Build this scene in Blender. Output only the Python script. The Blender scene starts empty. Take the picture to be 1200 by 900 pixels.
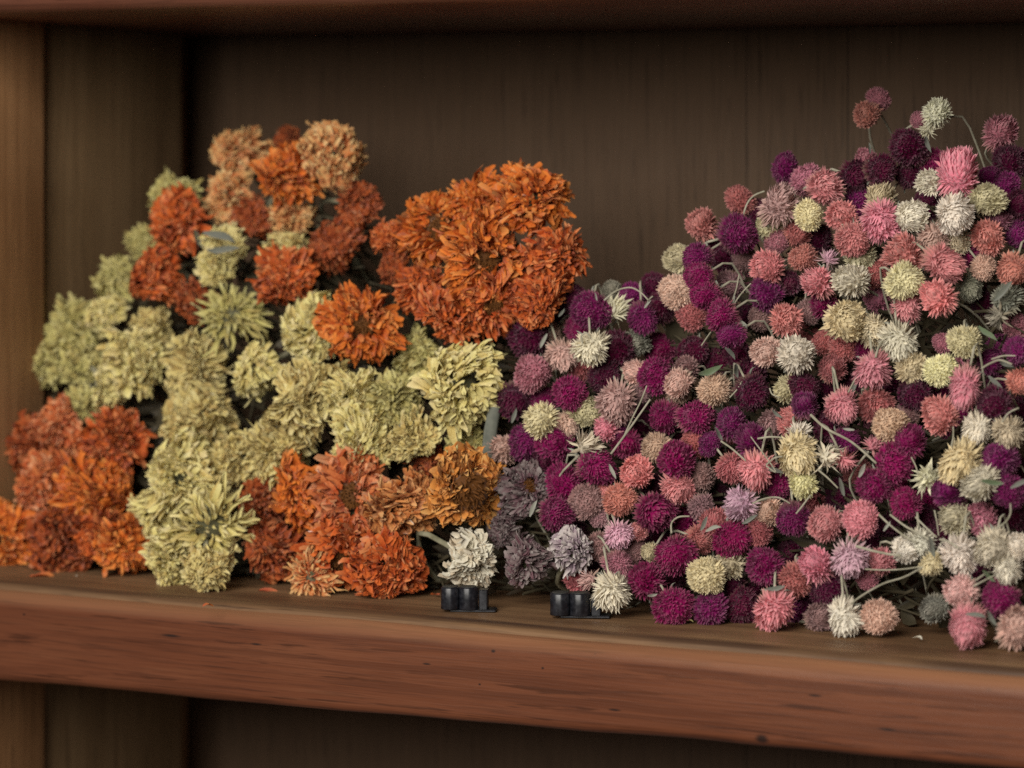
import bpy, math, random
from mathutils import Vector, Matrix, Quaternion, noise
R = math.radians
scene = bpy.context.scene
COL = scene.collection

# ------------------------------------------------------------------ camera
TH = R(32.0)                      # the camera looks along the shelf from its right end
CAM = Vector((1.147, -1.835, 0.2835))
FPX, CX, HY = 4300.0, 600.0, 155.0   # focal length, centre column and horizon row in photo pixels
RGT = Vector((math.cos(TH), math.sin(TH), 0)); FWD = Vector((-math.sin(TH), math.cos(TH), 0)); UP = Vector((0, 0, 1))
cd = bpy.data.cameras.new('camera'); cam = bpy.data.objects.new('camera', cd); COL.objects.link(cam)
cam.location = CAM; cam.rotation_euler = (R(90), 0, TH)
cd.sensor_width = 36; cd.lens = FPX / 1200 * 36; cd.shift_y = -(450 - HY) / 1200
cd.clip_start = 0.05; cd.clip_end = 50
cd.dof.use_dof = True; cd.dof.focus_distance = 2.15; cd.dof.aperture_fstop = 5.6
scene.camera = cam

def ray(px, py):
    return FWD + RGT * ((px - CX) / FPX) + UP * ((HY - py) / FPX)
def at_slope(px, py, a, b):
    """Point of the sloping face of the heap, Y = a + b*Z, seen at a pixel; and its distance."""
    d = ray(px, py)
    s = (a + b * CAM.z - CAM.y) / (d.y - b * d.z)
    return CAM + d * s, s
def at_floor(px, py, z=0.0):
    d = ray(px, py); s = (z - CAM.z) / d.z
    return CAM + d * s
def view_dir(az, tilt):
    """A direction that leans away from the camera by tilt degrees, towards az (0 right, 90 up in the picture)."""
    t, a = R(tilt), R(az)
    return (-FWD * math.cos(t) + (RGT * math.cos(a) + UP * math.sin(a)) * math.sin(t)).normalized()

# ------------------------------------------------------------------ helpers
def tag(o, label=None, cat=None, group=None, kind=None):
    for k, v in (('label', label), ('category', cat), ('group', group), ('kind', kind)):
        if v: o[k] = v
    return o
def empty(name, loc):
    o = bpy.data.objects.new(name, None); o.empty_display_size = .01
    COL.objects.link(o); o.location = loc
    return o
def link(name, me, mat=None, parent=None, loc=None):
    o = bpy.data.objects.new(name, me); COL.objects.link(o)
    if mat is not None and not me.materials: me.materials.append(mat)
    if parent is not None: o.parent = parent
    if loc is not None: o.location = loc
    return o
class MB:
    def __init__(s): s.v = []; s.f = []; s.c = []
    def vert(s, co, c=(0, 0, 0)):
        s.v.append(tuple(co)); s.c.append(c); return len(s.v) - 1
    def mesh(s, name, smooth=True):
        me = bpy.data.meshes.new(name); me.from_pydata(s.v, [], s.f); me.update()
        at = me.color_attributes.new('petal_data', 'FLOAT_COLOR', 'POINT')
        flat = []
        for c in s.c: flat.extend((c[0], c[1], c[2], 1.0))
        at.data.foreach_set('color', flat)
        if smooth: me.polygons.foreach_set('use_smooth', [True] * len(me.polygons))
        return me
    def grid(s, rows):
        """rows: lists of (co, c) of equal length, joined into quads"""
        idx = [[s.vert(*p) for p in r] for r in rows]
        for a, b in zip(idx, idx[1:]):
            for i in range(len(a) - 1): s.f.append((a[i], a[i + 1], b[i + 1], b[i]))
        return idx
    def tube(s, pts, r0, r1=None, n=6, rnd=0.0, cap=True):
        r1 = r0 if r1 is None else r1
        rings = []; m = len(pts)
        for i, p in enumerate(pts):
            t = (pts[min(i + 1, m - 1)] - pts[max(i - 1, 0)]).normalized()
            a = t.cross(Vector((.31, .52, .8))).normalized(); b = t.cross(a)
            rr = r0 + (r1 - r0) * i / max(1, m - 1)
            rings.append([s.vert(p + (a * math.cos(k * 2 * math.pi / n) + b * math.sin(k * 2 * math.pi / n)) * rr, (i / max(1, m - 1), rnd, 0)) for k in range(n)])
        for A, B in zip(rings, rings[1:]):
            for k in range(n): s.f.append((A[k], A[(k + 1) % n], B[(k + 1) % n], B[k]))
        if cap: s.f.append(tuple(rings[-1])); s.f.append(tuple(reversed(rings[0])))
    def ball(s, c, rx, rz, c0=(0, .5, 0), nu=12, nv=8, M=None):
        M = M or Matrix.Identity(3)
        rows = []
        for j in range(nv + 1):
            ph = math.pi * j / nv
            rows.append([(Vector(c) + M @ Vector((rx * math.sin(ph) * math.cos(2 * math.pi * i / nu), rx * math.sin(ph) * math.sin(2 * math.pi * i / nu), rz * math.cos(ph))), c0) for i in range(nu + 1)])
        s.grid(rows)
def smooth_path(pts, n=5):
    out = []; P = [pts[0]] + list(pts) + [pts[-1]]
    for i in range(1, len(P) - 2):
        for k in range(n):
            t = k / n; a, b, c, d = P[i - 1], P[i], P[i + 1], P[i + 2]
            out.append(0.5 * (2 * b + (c - a) * t + (2 * a - 5 * b + 4 * c - d) * t * t + (3 * b - a - 3 * c + d) * t ** 3))
    out.append(pts[-1]); return out
def nvec(p):                 # smooth vector noise, the same on every run
    return Vector((noise.noise(p), noise.noise(Vector((p.y + 9.3, p.z - 4.7, p.x + 2.1))), noise.noise(Vector((p.z - 7.9, p.x + 5.3, p.y + 11.7)))))
def lerp(a, b, t): return a + (b - a) * t
def frame(z, spin=0.0):
    q = Vector((0, 0, 1)).rotation_difference(z)
    return q @ Quaternion((0, 0, 1), spin)

# ------------------------------------------------------------------ materials
class NT:
    def __init__(s, name):
        s.m = bpy.data.materials.new(name); s.m.use_nodes = True
        s.t = s.m.node_tree; s.t.nodes.clear()
    def n(s, typ, **kw):
        nd = s.t.nodes.new(typ)
        for k, v in kw.items():
            if k.startswith('i_'):
                key = k[2:]; key = int(key) if key.isdigit() else key.replace('_', ' ')
                if hasattr(v, 'is_output') or isinstance(v, bpy.types.NodeSocket): s.t.links.new(v, nd.inputs[key])
                else: nd.inputs[key].default_value = v
            else: setattr(nd, k, v)
        return nd
    def mix(s, f, a, b, mode='MIX'):
        nd = s.t.nodes.new('ShaderNodeMix'); nd.data_type = 'RGBA'; nd.blend_type = mode
        for idx, v in ((0, f), (6, a), (7, b)):
            if isinstance(v, bpy.types.NodeSocket): s.t.links.new(v, nd.inputs[idx])
            elif idx == 0: nd.inputs[0].default_value = v
            else: nd.inputs[idx].default_value = (*v[:3], 1)
        return nd.outputs[2]
    def math(s, op, a, b=0.0, c=0.0, clamp=False):
        nd = s.t.nodes.new('ShaderNodeMath'); nd.operation = op; nd.use_clamp = clamp
        for i, v in enumerate((a, b, c)):
            if isinstance(v, bpy.types.NodeSocket): s.t.links.new(v, nd.inputs[i])
            else: nd.inputs[i].default_value = v
        return nd.outputs[0]
    def ramp(s, f, stops, interp='LINEAR'):
        nd = s.t.nodes.new('ShaderNodeValToRGB'); nd.color_ramp.interpolation = interp
        el = nd.color_ramp.elements
        while len(el) < len(stops): el.new(0.5)
        for e, (p, c) in zip(el, stops):
            e.position = p; e.color = (*c[:3], 1) if not isinstance(c, float) else (c, c, c, 1)
        s.t.links.new(f, nd.inputs[0]); return nd.outputs[0]
    def out(s, sh):
        o = s.t.nodes.new('ShaderNodeOutputMaterial'); s.t.links.new(sh, o.inputs[0]); return s.m

def thin_sheet(N, color, trans=0.25, rough=0.8):
    """dry petal tissue: diffuse, a little light coming through, hardly any gloss"""
    d = N.n('ShaderNodeBsdfDiffuse', i_0=color, i_1=0.6).outputs[0]
    t = N.n('ShaderNodeBsdfTranslucent', i_0=color).outputs[0]
    m = N.n('ShaderNodeMixShader', i_0=trans, i_1=d, i_2=t).outputs[0]
    g = N.n('ShaderNodeBsdfGlossy', i_0=(1, 1, 1, 1), i_1=0.55).outputs[0]
    fr = N.n('ShaderNodeFresnel', i_0=1.35).outputs[0]
    return N.n('ShaderNodeMixShader', i_0=N.math('MULTIPLY', fr, 0.22), i_1=m, i_2=g).outputs[0]

def zinnia_material(name, base, tip, alt, edge=(.20, .10, .04), faded=None):
    N = NT(name)
    a = N.n('ShaderNodeAttribute', attribute_name='petal_data')
    sp = N.n('ShaderNodeSeparateColor', i_0=a.outputs['Color'])
    t, rnd, side = sp.outputs
    c = N.mix(N.ramp(t, [(0.32, 0.0), (1.0, 1.0)]), base, tip)
    c = N.mix(N.ramp(rnd, [(0.35, 0.0), (1.0, 0.85)]), c, alt)
    if faded:                                                      # about a third of the petals have bleached tips
        pick = N.ramp(N.math('FRACT', N.math('MULTIPLY', rnd, 7.31)), [(0.66, 0.0), (0.80, 1.0)])
        c = N.mix(N.math('MULTIPLY', pick, N.ramp(t, [(0.35, 0.0), (1.0, 0.75)])), c, faded)
    tc = N.n('ShaderNodeTexCoord').outputs['Object']
    nz = N.n('ShaderNodeTexNoise', i_Vector=tc, i_Scale=160.0, i_Detail=3.0).outputs[0]
    c = N.mix(N.math('MULTIPLY', N.ramp(nz, [(0.52, 0.0), (0.72, 1.0)]), 0.45), c, edge)     # dried brown flecks
    nz2 = N.n('ShaderNodeTexNoise', i_Vector=tc, i_Scale=30.0, i_Detail=2.0).outputs[0]
    c = N.mix(N.math('MULTIPLY', N.ramp(nz2, [(0.42, 0.0), (0.66, 1.0)]), 0.55), c, tip)
    return N.out(thin_sheet(N, c, 0.18))

def amaranth_material():
    N = NT('amaranth_bracts')
    a = N.n('ShaderNodeAttribute', attribute_name='petal_data')
    sp = N.n('ShaderNodeSeparateColor', i_0=a.outputs['Color'])
    t, rnd, side = sp.outputs
    oi = N.n('ShaderNodeObjectInfo')
    base, pale = oi.outputs['Color'], oi.outputs['Alpha']
    c = N.mix(1.0, base, N.ramp(rnd, [(0.0, .78), (1.0, 1.22)]), 'MULTIPLY')
    light = N.mix(0.55, base, (.85, .72, .66))
    f = N.math('MULTIPLY', N.ramp(t, [(0.45, 0.0), (1.0, 1.0)]), pale, clamp=True)
    c = N.mix(f, c, light)
    old = N.mix(0.6, base, (.45, .36, .22))                        # older bracts near the stem fade to straw
    c = N.mix(N.math('MULTIPLY', N.ramp(side, [(0.0, 1.0), (0.32, 0.0)]), 0.7), c, old)
    return N.out(thin_sheet(N, c, 0.15))

def plain_plant(name, c1, c2, scale=120.0, trans=0.15):
    N = NT(name)
    tc = N.n('ShaderNodeTexCoord').outputs['Object']
    nz = N.n('ShaderNodeTexNoise', i_Vector=tc, i_Scale=scale, i_Detail=4.0).outputs[0]
    c = N.mix(N.ramp(nz, [(0.35, 0.0), (0.65, 1.0)]), c1, c2)
    return N.out(thin_sheet(N, c, trans))

def wood_material(name, dark, mid, lite, axis, knots=(), rough=0.5, grain=1.0, seams=None, stain=None, lit_wear=None, band=None):
    """Planed softwood; the grain runs along axis (0 x, 1 y, 2 z)."""
    N = NT(name)
    tc = N.n('ShaderNodeTexCoord').outputs['Object']
    sc = [14.0 * grain] * 3; sc[axis] = 0.9 * grain
    mp = N.n('ShaderNodeMapping', i_Vector=tc, i_Scale=tuple(sc)).outputs[0]
    warp = N.n('ShaderNodeTexNoise', i_Vector=mp, i_Scale=1.1, i_Detail=3.0)
    wv = N.n('ShaderNodeVectorMath', operation='MULTIPLY_ADD', i_0=warp.outputs[1], i_1=(1.3, 1.3, 1.3), i_2=mp).outputs[0]
    n1 = N.n('ShaderNodeTexNoise', i_Vector=wv, i_Scale=1.6, i_Detail=6.0, i_Roughness=0.6).outputs[0]
    sc2 = [620.0] * 3; sc2[axis] = 16.0
    mp2 = N.n('ShaderNodeMapping', i_Vector=tc, i_Scale=tuple(sc2)).outputs[0]
    n2 = N.n('ShaderNodeTexNoise', i_Vector=mp2, i_Scale=1.0, i_Detail=4.0, i_Roughness=0.65).outputs[0]
    c = N.ramp(n1, [(0.25, dark), (0.5, mid), (0.75, lite)])
    c = N.mix(N.math('MULTIPLY', N.ramp(n2, [(0.50, 0.0), (0.66, 1.0)]), 0.62), c, tuple(x * .5 for x in dark))
    sc3 = [330.0] * 3; sc3[axis] = 17.0
    mp3 = N.n('ShaderNodeMapping', i_Vector=tc, i_Scale=tuple(sc3)).outputs[0]
    n4 = N.n('ShaderNodeTexNoise', i_Vector=mp3, i_Scale=1.0, i_Detail=3.0, i_Roughness=0.55).outputs[0]
    c = N.mix(N.math('MULTIPLY', N.ramp(n4, [(0.60, 0.0), (0.67, 1.0)]), 0.75), c, tuple(x * .4 for x in dark))   # short dark scratches along the grain
    big = N.n('ShaderNodeTexNoise', i_Vector=tc, i_Scale=9.0, i_Detail=2.0).outputs[0]
    c = N.mix(N.math('MULTIPLY', N.ramp(big, [(0.4, 0.0), (0.65, 1.0)]), 0.5), c, stain or lite)
    sc5 = [150.0] * 3; sc5[axis] = 3.4
    mp5 = N.n('ShaderNodeMapping', i_Vector=tc, i_Scale=tuple(sc5)).outputs[0]
    wv5 = N.n('ShaderNodeVectorMath', operation='MULTIPLY_ADD', i_0=warp.outputs[1], i_1=(2.2, 2.2, 2.2), i_2=mp5).outputs[0]
    n5 = N.n('ShaderNodeTexNoise', i_Vector=wv5, i_Scale=1.0, i_Detail=5.0, i_Roughness=0.7).outputs[0]
    c = N.mix(N.math('MULTIPLY', N.ramp(n5, [(0.52, 0.0), (0.58, 1.0)]), 0.5), c, dark)
    c = N.mix(N.math('MULTIPLY', N.ramp(n5, [(0.30, 1.0), (0.42, 0.0)]), 0.45), c, lite)
    for (kx, ky, kz, kr, stretch) in knots:
        off = N.n('ShaderNodeVectorMath', operation='SUBTRACT', i_0=tc, i_1=(kx, ky, kz)).outputs[0]
        s3 = [1.0 / kr] * 3; s3[axis] = 1.0 / (kr * stretch)
        mm = N.n('ShaderNodeVectorMath', operation='MULTIPLY', i_0=off, i_1=tuple(s3)).outputs[0]
        ln = N.n('ShaderNodeVectorMath', operation='LENGTH', i_0=mm).outputs['Value']
        ln = N.math('ADD', ln, N.math('MULTIPLY', n2, 0.5))
        c = N.mix(N.ramp(ln, [(0.55, .92), (1.25, 0.0)]), c, (.018, .010, .008))
    if seams:                                                      # joints between boards: axis, positions, width
        ax, pos, w = seams
        xyz = N.n('ShaderNodeSeparateXYZ', i_0=tc).outputs[ax]
        for p in pos:
            d = N.math('ABSOLUTE', N.math('SUBTRACT', xyz, p))
            c = N.mix(N.ramp(N.math('DIVIDE', d, w), [(0.4, .8), (1.0, 0.0)]), c, (.02, .012, .008))
    if lit_wear:                                                       # pale worn edge, with the light on the rounded top painted in
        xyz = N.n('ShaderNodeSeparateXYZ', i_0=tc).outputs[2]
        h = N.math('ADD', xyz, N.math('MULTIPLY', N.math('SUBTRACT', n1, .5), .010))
        f = N.n('ShaderNodeMapRange', i_0=h, i_1=lit_wear[1], i_2=lit_wear[0], i_3=0.0, i_4=1.0).outputs[0]
        c = N.mix(N.math('MULTIPLY', f, .75), c, lit_wear[2])
    if band:                                                       # darker ragged band along the lip
        xyz = N.n('ShaderNodeSeparateXYZ', i_0=tc).outputs[1]
        d = N.math('ABSOLUTE', N.math('SUBTRACT', N.math('ADD', xyz, N.math('MULTIPLY', N.math('SUBTRACT', n1, .5), .022)), band[0]))
        c = N.mix(N.math('MULTIPLY', N.ramp(N.math('DIVIDE', d, band[1]), [(0.2, 1.0), (1.0, 0.0)]), N.ramp(big, [(0.35, 0.35), (0.6, 0.9)])), c, band[2])
    rg = N.math('ADD', N.math('MULTIPLY', n2, 0.25), rough - 0.12)
    bp = N.n('ShaderNodeBump', i_Strength=0.35, i_Distance=0.0012, i_Height=N.math('ADD', n2, N.math('MULTIPLY', n1, .6)))
    b = N.n('ShaderNodeBsdfPrincipled', i_Base_Color=c, i_Roughness=rg, i_Normal=bp.outputs[0])
    b.inputs['Specular IOR Level'].default_value = 0.35
    return N.out(b.outputs[0])

# ------------------------------------------------------------------ the wooden shelf unit
XL, XR, YB = -0.428, 0.80, 0.30       # left inner face, far end out of frame, back panel
def px_on_front(px, py, y=-0.0500):
    p, s = at_slope(px, py, y, 0.0); return p
knots = []
for (px, py, r_, st) in ((66, 694, .0022, 3.5), (578, 763, .0016, 1.6), (893, 866, .0045, 1.5), (1158, 808, .0016, 2.2), (28, 720, .0012, 1.5), (636, 783, .0011, 1.5), (562, 802, .0010, 1.4),
                         (697, 766, .0009, 2.0), (1040, 855, .0014, 7), (500, 778, .0010, 5), (300, 755, .0012, 6), (200, 745, .0016, 8), (720, 832, .0011, 6), (955, 815, .0012, 6)):
    p = px_on_front(px, py); knots.append((p.x, p.y, p.z, r_, st))
M_RAIL = wood_material('red_brown_pine', (.082, .025, .011), (.142, .045, .020), (.215, .080, .037), 0, knots, rough=.42, stain=(.155, .052, .023), lit_wear=(-.0050, -.0145, (.37, .18, .092)))
M_UPPER = wood_material('red_brown_upper_pine', (.105, .036, .020), (.15, .052, .030), (.20, .080, .048), 0, rough=.45)
M_BOARD = wood_material('tan_shelf_pine', (.125, .064, .032), (.215, .118, .058), (.34, .20, .10), 0, knots[:1], rough=.5, band=(-.036, .006, (.060, .032, .020)))
M_SIDE = wood_material('brown_side_pine', (.23, .113, .047), (.32, .162, .070), (.41, .22, .10), 2, rough=.55)
M_PANEL = wood_material('olive_brown_side_panel', (.145, .086, .040), (.19, .116, .056), (.24, .152, .077), 2, rough=.6)
M_BACK = wood_material('dark_back_panel', (.116, .070, .041), (.128, .078, .046), (.142, .087, .052), 2, rough=.6, grain=.7,
                       seams=(0, (-.005, .0697, .30), .0006))
shelf = tag(empty('wooden_shelf', (0, YB, 0)), 'red brown wooden shelf compartment holding the heaps of dried flowers', 'shelf')
def extrude_x(name, prof, x0, x1, mat, n=24, wob=0.0):
    """a closed profile of (y, z) swept along x; wob lets the edges wander as hand-planed boards do"""
    m = MB(); rows = []
    for i in range(n + 1):
        x = lerp(x0, x1, i / n)
        rows.append([m.vert((x, y + wob * noise.noise((x * 5, y * 40, 1.3)), z + wob * noise.noise((x * 6, z * 40, 7.7)))) for (y, z) in prof])
    k = len(prof)
    for A, B in zip(rows, rows[1:]):
        for j in range(k): m.f.append((A[j], B[j], B[(j + 1) % k], A[(j + 1) % k]))
    m.f.append(tuple(rows[0])); m.f.append(tuple(reversed(rows[-1])))
    return link(name, m.mesh(name), mat, shelf, (0, -YB, 0))
def arc(cy, cz, r, a0, a1, n=6): return [(cy + r * math.cos(R(lerp(a0, a1, i / n))), cz + r * math.sin(R(lerp(a0, a1, i / n)))) for i in range(n + 1)]
# shelf board: flat top, softly worn lip towards the front
extrude_x('shelf_board', [(YB, -.030), (YB, 0.0), (.06, .0), (-.020, .0), (-.0265, -.0002), (-.0325, -.0008), (-.0370, -.0019), (-.0395, -.0034), (-.0400, -.0050), (-.0400, -.030)], XL - .05, XR, M_BOARD, 90, .0012)
# front rail under it, its lower edge cut a little out of parallel
def rail():
    m = MB(); rows = []; n = 110
    for i in range(n + 1):
        x = lerp(-.60, XR, i / n); zb = -.0630 + max(0, (x + .38)) * .0140 + .0022 * noise.noise((x * 5, 3.1, 0)) + .0009 * noise.noise((x * 17, 1.1, 0))
        pr = [(-.012, -.0055), (-.0395, -.0055)] + arc(-.0395, -.0160, .0105, 91, 179, 9) + [(-.0500, -.030)] + arc(-.0440, zb + .006, .006, 180, 262, 5) + [(-.012, zb)]
        rows.append([m.vert((x, y + .0011 * noise.noise((x * 7, z * 60, 2)), z + .0009 * noise.noise((x * 9, y * 90, 5)))) for (y, z) in pr])
    k = len(rows[0])
    for A, B in zip(rows, rows[1:]):
        for j in range(k): m.f.append((A[j], B[j], B[(j + 1) % k], A[(j + 1) % k]))
    m.f.append(tuple(rows[0])); m.f.append(tuple(reversed(rows[-1])))
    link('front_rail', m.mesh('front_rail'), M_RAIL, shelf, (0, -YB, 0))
rail()
extrude_x('upper_board', [(YB, .352), (YB, .40), (-.0465, .40)] + arc(-.0330, .3725, .0135, 170, 262, 7), -.60, XR, M_UPPER, 40, .0008)
def box(name, lo, hi, mat, bev=.0015):
    m = MB(); x0, y0, z0 = lo; x1, y1, z1 = hi
    # rounded upright box: profile in xy swept along z
    pr = []
    for (cx, cy, a) in ((x1 - bev, y1 - bev, 0), (x0 + bev, y1 - bev, 90), (x0 + bev, y0 + bev, 180), (x1 - bev, y0 + bev, 270)):
        pr += [(cx + bev * math.cos(R(a + d)), cy + bev * math.sin(R(a + d))) for d in (0, 30, 60, 90)]
    rows = [[m.vert((x, y, lerp(z0, z1, i / 6))) for (x, y) in pr] for i in range(7)]
    k = len(pr)
    for A, B in zip(rows, rows[1:]):
        for j in range(k): m.f.append((A[j], A[(j + 1) % k], B[(j + 1) % k], B[j]))
    m.f.append(tuple(rows[-1])); m.f.append(tuple(reversed(rows[0])))
    return link(name, m.mesh(name), mat, shelf, (0, -YB, 0))
box('side_post', (XL - .035, -.040, -.40), (XL + .007, .0875, .36), M_SIDE, .006)
box('side_panel', (XL - .035, .0885, -.40), (XL, .247, .36), M_PANEL, .004)
box('outer_side', (XL - .075, -.038, -.40), (XL - .036, .30, .361), M_SIDE, .002)
box('back_panel', (XL - .09, YB + .0005, -.42), (XR + .02, YB + .012, .38), M_BACK, .001)
box('far_side', (XR + .001, -.038, -.40), (XR + .03, .30, .36), M_SIDE, .002)

# two black plastic clips and the crumbs on the lip
def plastic(name, c, r):
    N = NT(name)
    tc = N.n('ShaderNodeTexCoord').outputs['Object']
    nz = N.n('ShaderNodeTexNoise', i_Vector=tc, i_Scale=350.0, i_Detail=4.0).outputs[0]
    col = N.mix(N.ramp(nz, [(0.45, 0.0), (0.75, 1.0)]), c, tuple(x * 2.2 + .01 for x in c))
    b = N.n('ShaderNodeBsdfPrincipled', i_Base_Color=col, i_Roughness=N.math('ADD', N.math('MULTIPLY', nz, .3), r))
    return N.out(b.outputs[0])
M_CLIP = plastic('black_plastic', (.008, .0085, .012), .20)
M_CLIPTOP = plastic('dusty_black_plastic', (.030, .030, .026), .5)
def clip(px, py, w, h, label, lobes=2):
    p = at_floor(px, py, .0004); s = (p - CAM).dot(FWD); W = w * s / FPX; H = h * s / FPX
    root = tag(empty('plastic_clip', p), label, 'clip', 'black plastic clips on the shelf edge')
    ax = Vector((math.cos(TH * .85), math.sin(TH * .85), 0)); bx = Vector((-ax.y, ax.x, 0))
    r = W / 4.1
    for k in range(lobes):
        m = MB(); c = ax * ((k - .62) * r * 1.9)
        for dz, rr, cc in ((0.0, r, 0), (H * .93, r * 1.0, 0)):
            pass
        prof = [(0, r * .96), (H * .03, r), (H * .5, r * .985), (H * .94, r), (H, r * .93)]
        rows = []
        for z, q in prof:
            ring = []
            for i in range(97):
                a = math.pi * 2 * i / 96
                qq = q * (1 + .010 * math.cos(a * 9)); x, y = qq * math.cos(a), qq * math.sin(a)
                if y > 0: y = min(y * 1.7, r * 1.3)          # barrels are D-shaped: round to the front, square behind
                ring.append((c + ax * x + bx * y + UP * (z + .0012), (0, 0, 0)))
            rows.append(ring)
        idx = m.grid(rows); m.f.append(tuple(idx[-1][:-1])); m.f.append(tuple(reversed(idx[0][:-1])))
        link('barrel', m.mesh('barrel'), M_CLIP, root)
        m = MB(); ring = []
        for i in range(24):
            a = math.pi * 2 * i / 24; x, y = r * .8 * math.cos(a), r * .8 * math.sin(a)
            if y > 0: y = min(y * 1.7, r * 1.05)
            ring.append(m.vert(c + ax * x + bx * y + UP * (H + .0016)))
        low = [m.vert(Vector(m.v[i]) - UP * .0012) for i in ring]
        m.f.append(tuple(ring))
        for i in range(24): m.f.append((low[i], low[(i + 1) % 24], ring[(i + 1) % 24], ring[i]))
        link('cap', m.mesh('cap', False), M_CLIPTOP, root)
    def slab(name, a0, a1, b0, b1, z0, z1):
        m = MB(); e = .0006
        pr = [(a0 + e, b0), (a1 - e, b0), (a1, b0 + e), (a1, b1 - e), (a1 - e, b1), (a0 + e, b1), (a0, b1 - e), (a0, b0 + e)]
        A = [m.vert(ax * a + bx * b + UP * z0) for a, b in pr]; B = [m.vert(ax * a + bx * b + UP * (z1 - e * .5)) for a, b in pr]
        T = [m.vert(ax * lerp(a, (a0 + a1) / 2, .06) + bx * lerp(b, (b0 + b1) / 2, .06) + UP * z1) for a, b in pr]
        for P, Q in ((A, B), (B, T)):
            for i in range(8): m.f.append((P[i], P[(i + 1) % 8], Q[(i + 1) % 8], Q[i]))
        m.f.append(tuple(T)); m.f.append(tuple(reversed(A)))
        link(name, m.mesh(name, False), M_CLIP, root)
    slab('foot_plate', -r * 1.2, r * 3.6, -r * .55, r * 2.0, 0, .0011)
    slab('spring_arm', r * 1.75, r * 2.7, r * .1, r * 1.9, .0012, H * .94)
    return root
clip(541, 716, 46, 26, 'smaller black two-barrelled plastic clip standing under the white zinnia')
clip(671, 723, 50, 26, 'black two-barrelled plastic clip beside the drooping white globe amaranth')

# ------------------------------------------------------------------ zinnias
ZS = {
 'OR': ((.55, .070, .006), (.86, .28, .050), (.38, .040, .008)),
 'RO': ((.46, .050, .008), (.80, .21, .050), (.27, .025, .008)),
 'RU': ((.30, .038, .010), (.56, .14, .040), (.18, .022, .010)),
 'OC': ((.60, .085, .010), (.86, .60, .26), (.62, .17, .035)),
 'TO': ((.42, .080, .010), (.80, .38, .13), (.34, .065, .014)),
 'GO': ((.46, .12, .012), (.86, .40, .10), (.38, .11, .022)),
 'PO': ((.46, .052, .010), (.82, .30, .105), (.38, .04, .014)),
 'YC': ((.64, .54, .16), (.90, .83, .41), (.60, .43, .13)),
 'YO': ((.56, .43, .125), (.84, .735, .34), (.48, .30, .09)),
 'YG': ((.46, .41, .115), (.72, .66, .28), (.40, .29, .085)),
 'WH': ((.74, .68, .52), (.88, .85, .73), (.56, .42, .26)),
 'GM': ((.085, .020, .042), (.30, .245, .235), (.14, .03, .065)),
 'LM': ((.17, .085, .15), (.72, .66, .62), (.26, .15, .23)),
}
ZM = {k: zinnia_material('zinnia_petals_' + n, *ZS[k], faded={'OR': (.86, .44, .14), 'RO': (.84, .42, .18), 'RU': (.62, .28, .12), 'OC': (.86, .70, .38), 'TO': (.86, .58, .28), 'GO': (.88, .60, .24), 'PO': (.88, .56, .32), 'YC': (.90, .80, .50), 'YO': (.86, .80, .46), 'YG': (.70, .66, .34), 'GM': (.46, .42, .40), 'LM': (.80, .76, .72)}.get(k)) for k, n in (('OR', 'orange'), ('RO', 'red_orange'), ('RU', 'rust'), ('OC', 'cream_orange'), ('TO', 'tan_orange'), ('GO', 'golden_orange'), ('PO', 'pink_orange'),
      ('YC', 'pale_yellow'), ('YO', 'tan_yellow'), ('YG', 'olive_yellow'), ('WH', 'white'), ('GM', 'grey_mauve'), ('LM', 'lilac_white'))}
M_DISC = plain_plant('zinnia_disc', (.085, .034, .010), (.24, .095, .026), 500)
M_CALYX = plain_plant('zinnia_calyx', (.13, .13, .07), (.22, .21, .12), 200)
M_STEM = plain_plant('dry_stem', (.20, .19, .12), (.34, .32, .22), 150)
M_LEAFG = plain_plant('green_leaf', (.13, .19, .10), (.24, .30, .18), 150, .3)
M_LEAFB = plain_plant('grey_blue_leaf', (.16, .17, .145), (.25, .26, .215), 150, .2)
M_LEAFW = plain_plant('pale_grey_leaf', (.34, .36, .30), (.52, .52, .44), 150, .3)

def petal(m, rng, base, ang, el, L, W, curl, cup, twist, rnd, crinkle, tipcut=0):
    """one spoon-shaped ray floret: base on the receptacle, turned by ang about the axis, rising at el degrees, bending by curl along its length"""
    n = 5; rad = Vector((math.cos(ang), math.sin(ang), 0)); tan = Vector((-math.sin(ang), math.cos(ang), 0))
    prof = (.42, .74, .98, 1.0, .62) if not tipcut else (.5, .8, 1.0, .85, .22)
    p = Vector(base); rows = []; e = el
    sway = rng.uniform(-50, 50); ph = rng.uniform(0, 6.28)
    for i in range(n):
        t = i / (n - 1)
        d = rad * math.cos(R(e)) + Vector((0, 0, 1)) * math.sin(R(e))
        nrm = -rad * math.sin(R(e)) + Vector((0, 0, 1)) * math.cos(R(e))
        tw = R(twist * t); side = tan * math.cos(tw) + nrm * math.sin(tw); nn = nrm * math.cos(tw) - tan * math.sin(tw)
        w = W * prof[i] * .5; j = lambda: rng.uniform(-crinkle, crinkle)
        cc = cup * w * (1 if i < n - 1 else .6)
        rows.append([(p - side * w + nn * (cc + j()), (t, rnd, 0)), (p + nn * j() * .7 + d * (.06 * L if i == n - 1 and not tipcut else (.12 * L if i == n - 1 else 0)), (t, rnd, .5)), (p + side * w + nn * (cc + j()), (t, rnd, 1))])
        p = p + nrm * (math.sin(t * 5.5 + ph) * .055 * L) + d * (L / (n - 1)) + tan * (math.sin(R(sway)) * L / (n - 1) * t)
        e -= curl / (n - 1)
    m.grid(rows)

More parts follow.
